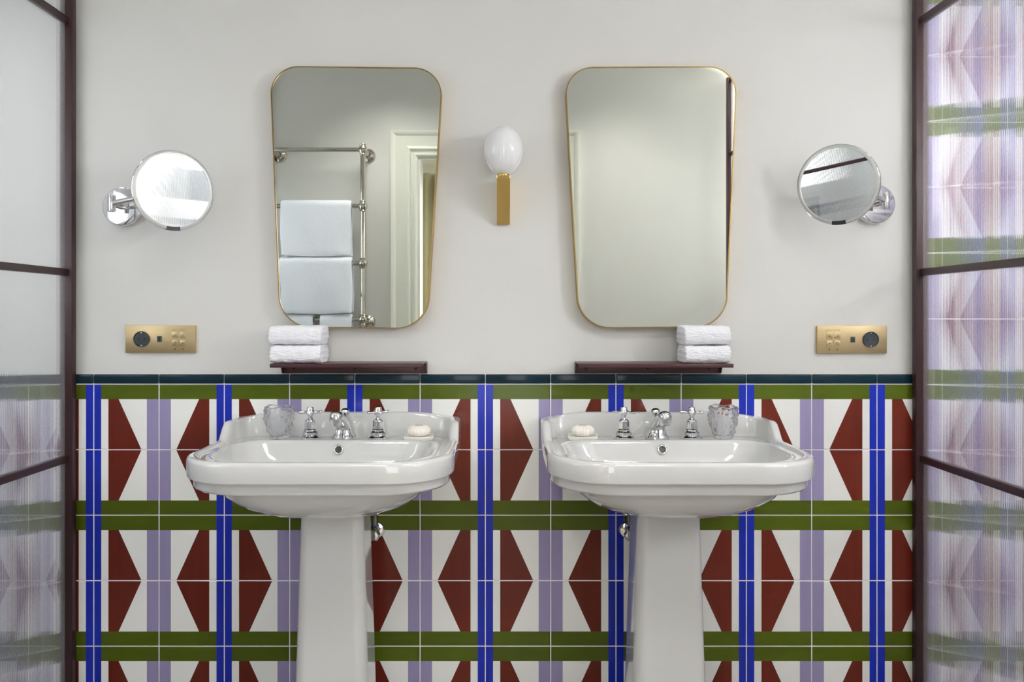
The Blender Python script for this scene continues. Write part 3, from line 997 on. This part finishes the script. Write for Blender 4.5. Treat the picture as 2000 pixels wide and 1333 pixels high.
# ------------------------------------------------------------------ opposite wall: doorway, towel rail, towels (seen in the mirrors)
door = struct(obj('door_1', boxm(DX0, DX0 + 0.02, OPP - WT, OPP + 0.004, FLOOR, DTOP), 'woodwork'), 'white door frame in the opposite wall, seen in the mirrors')
obj('jamb', boxm(DX1 - 0.02, DX1, OPP - WT, OPP + 0.004, FLOOR, DTOP), 'woodwork', door)
obj('head_jamb', boxm(DX0 + 0.02, DX1 - 0.02, OPP - WT, OPP + 0.004, DTOP - 0.02, DTOP), 'woodwork', door)
# architrave: three stepped mouldings, mitred at the top corners
AW = 0.148
prof = [(0.0, 0.0), (0.0, 0.012), (0.010, 0.020), (0.018, 0.020), (0.024, 0.012), (0.038, 0.012), (0.046, 0.024), (0.056, 0.020), (0.062, 0.016),
        (0.120, 0.016), (0.126, 0.022), (0.140, 0.028), (AW, 0.028), (AW, 0.0)]
path = [((DX0 + 0.008), FLOOR, -1, 0), ((DX0 + 0.008), DTOP - 0.008, -1, 1), ((DX1 - 0.008), DTOP - 0.008, 1, 1), ((DX1 - 0.008), FLOOR, 1, 0)]
for k, nm in enumerate(('architrave', 'head_architrave', 'architrave')):
    rings = []
    for (x, z, ox, oz) in path[k:k + 2]:
        rings.append([(x + ox * w, OPP + t_, z + oz * w) for w, t_ in prof])
    obj(nm, loft(rings), 'woodwork', door, 25)

RY = OPP + 0.10
PXR, PXL = -0.785, -1.288
RZ = [1.158, 1.465, 1.777, 2.084]
rail = thing('towel_rail', 'polished nickel heated towel rail seen in the left mirror', 'towel rail', (0, 0, 0))
for x in (PXL, PXR):
    obj('post', tube([(x, RY, 0.82), (x, RY, RZ[3])], 0.0145, 20), 'nickel', rail, 40)
for z in RZ:
    obj('rung', tube([(PXL, RY, z), (PXR, RY, z)], 0.0125, 18), 'nickel', rail, 40)
    for x in (PXL, PXR):
        obj('ball_joint', lathe([(0, -0.03), (0.0165, -0.03), (0.0185, -0.026), (0.0165, -0.022), (0.019, -0.017), (0.0235, -0.008), (0.0245, 0), (0.0235, 0.008), (0.019, 0.017), (0.0165, 0.022), (0.0185, 0.026), (0.0165, 0.03), (0, 0.03)], 24,
                                Matrix.Translation((x, RY, z))), 'nickel', rail, 40)
for z in (RZ[0], RZ[3]):
    for x in (PXL, PXR):
        xo = x + (0.012 if x > -1 else 0.02)
        obj('wall_flange', lathe([(0, 0), (0.040, 0), (0.040, 0.004), (0.034, 0.012), (0.022, 0.017), (0.018, 0.024), (0, 0.024)], 32, axis_matrix((xo, OPP, z - 0.012), (0, 1, 0))), 'nickel', rail, 40)
        obj('bracket_arm', tube([(xo, OPP + 0.02, z - 0.012), (xo, RY - 0.03, z - 0.010), (x, RY, z)], 0.013, 18), 'nickel', rail, 40)


def drape(x0, x1, zr, front, back, seed, label, th=0.016):
    """towel folded over a rung; front hangs towards the room (+Y)"""
    nx = 40
    path = []
    rr = 0.0125 + 0.004 + th / 2
    n1 = 26
    for k in range(n1):
        path.append((rr, zr - front + front * k / n1))
    for k in range(13):
        a = PI * k / 12
        path.append((rr * math.cos(a), zr + rr * math.sin(a)))
    for k in range(1, n1 + 1):
        path.append((-rr, zr - back * k / n1))
    top, bot = [], []
    P = len(path)
    for i in range(nx + 1):
        u = i / nx
        ct, cb = [], []
        for k, (dy, z) in enumerate(path):
            pa = Vector(path[max(0, k - 1)]); pb = Vector(path[min(P - 1, k + 1)])
            tt = (pb - pa).normalized(); nn = Vector((tt.y, -tt.x))
            hang = max(0, zr - z)
            x = x0 + (x1 - x0) * u
            x += 0.012 * noise.noise(Vector((seed, z * 5, 0.5))) * min(1, hang * 6) + (u - 0.5) * -0.02 * hang
            wob = 0.010 * noise.noise(Vector((x * 9 + seed, z * 4, k > P / 2))) * min(1, hang * 7)
            edge = min(1, min(u, 1 - u) * 14, k / 1.5 + 0.25, (P - 1 - k) / 1.5 + 0.25)
            h = th / 2 * (0.45 + 0.55 * math.sqrt(edge)) + 0.0011 * noise.noise(Vector((x, dy, z)) * 160)
            zz = z - (0.008 * math.sin(u * PI) if k < 2 else 0)
            ct.append(Vector((x, RY + dy + wob + nn.x * h, zz + nn.y * h)))
            cb.append(Vector((x, RY + dy + wob - nn.x * h, zz - nn.y * h)))
        top.append(ct); bot.append(cb)
    rings = [top[i] + bot[i][::-1] for i in range(nx + 1)]
    o = obj('bath_towel', loft(rings), 'bath_towel', None, 70)
    return tag(o, label, 'towel', 'towels hung on the rail')


drape(-1.226, -0.846, RZ[2], 0.268, 0.272, 3.1, 'uppermost white towel on the rail seen in the left mirror')
drape(-1.234, -0.842, RZ[1], 0.268, 0.262, 8.7, 'second white towel down on the rail seen in the left mirror', 0.022)
drape(-1.200, -1.052, RZ[0], 0.34, 0.33, 15.2, 'narrow white towel at the bottom of the left mirror, left of the gap', 0.016)
drape(-1.014, -0.842, RZ[0], 0.34, 0.33, 21.4, 'narrow white towel at the bottom of the left mirror, right of the gap', 0.016)

# ------------------------------------------------------------------ bedroom beyond the doorway
BY0 = -5.0
struct(obj('floor', boxm(-2.4, 2.4, BY0, OPP - WT, FLOOR - 0.1, FLOOR), 'carpet'), 'wooden floor of the room beyond the doorway')
struct(obj('ceiling', boxm(-2.4, 2.4, BY0, OPP - WT, 2.7, 2.8), 'ceiling'), 'ceiling of the room beyond the doorway')
struct(obj('wall_bedroom_left', boxm(-2.5, -2.4, BY0, OPP - WT, FLOOR, 2.7), 'paint'))
struct(obj('wall_bedroom_right', boxm(2.4, 2.5, BY0, OPP - WT, FLOOR, 2.7), 'paint'))
bmb = bmesh.new()
box(bmb, -2.4, -2.25, BY0 - 0.1, BY0, FLOOR, 2.7); box(bmb, 2.25, 2.4, BY0 - 0.1, BY0, FLOOR, 2.7)
box(bmb, -2.25, 2.25, BY0 - 0.1, BY0, 2.5, 2.7); box(bmb, -2.25, 2.25, BY0 - 0.1, BY0, FLOOR, 0.2)
struct(obj('wall_bedroom_window', bmb, 'paint'))
# curtain: a hanging cloth in folds
verts = []; nseg = 120
for row, z in ((0, FLOOR + 0.01), (1, 1.2), (2, 2.5)):
    for i in range(nseg + 1):
        u = i / nseg
        x = -1.45 + u * 1.05
        y = -4.72 + 0.045 * math.sin(u * 2 * PI * 9) + 0.012 * math.sin(u * 40 + row)
        verts.append((x, y, z))
faces = [(r * (nseg + 1) + i, r * (nseg + 1) + i + 1, (r + 1) * (nseg + 1) + i + 1, (r + 1) * (nseg + 1) + i) for r in range(2) for i in range(nseg)]
me = bpy.data.meshes.new('curtain'); me.from_pydata(verts, [], faces); me.update()
cu = obj('curtain', me, 'curtain', None, 179)
so = cu.modifiers.new('thickness', 'SOLIDIFY'); so.thickness = 0.004
tag(cu, 'olive curtain in folds glimpsed through the doorway in the left mirror', 'curtain')
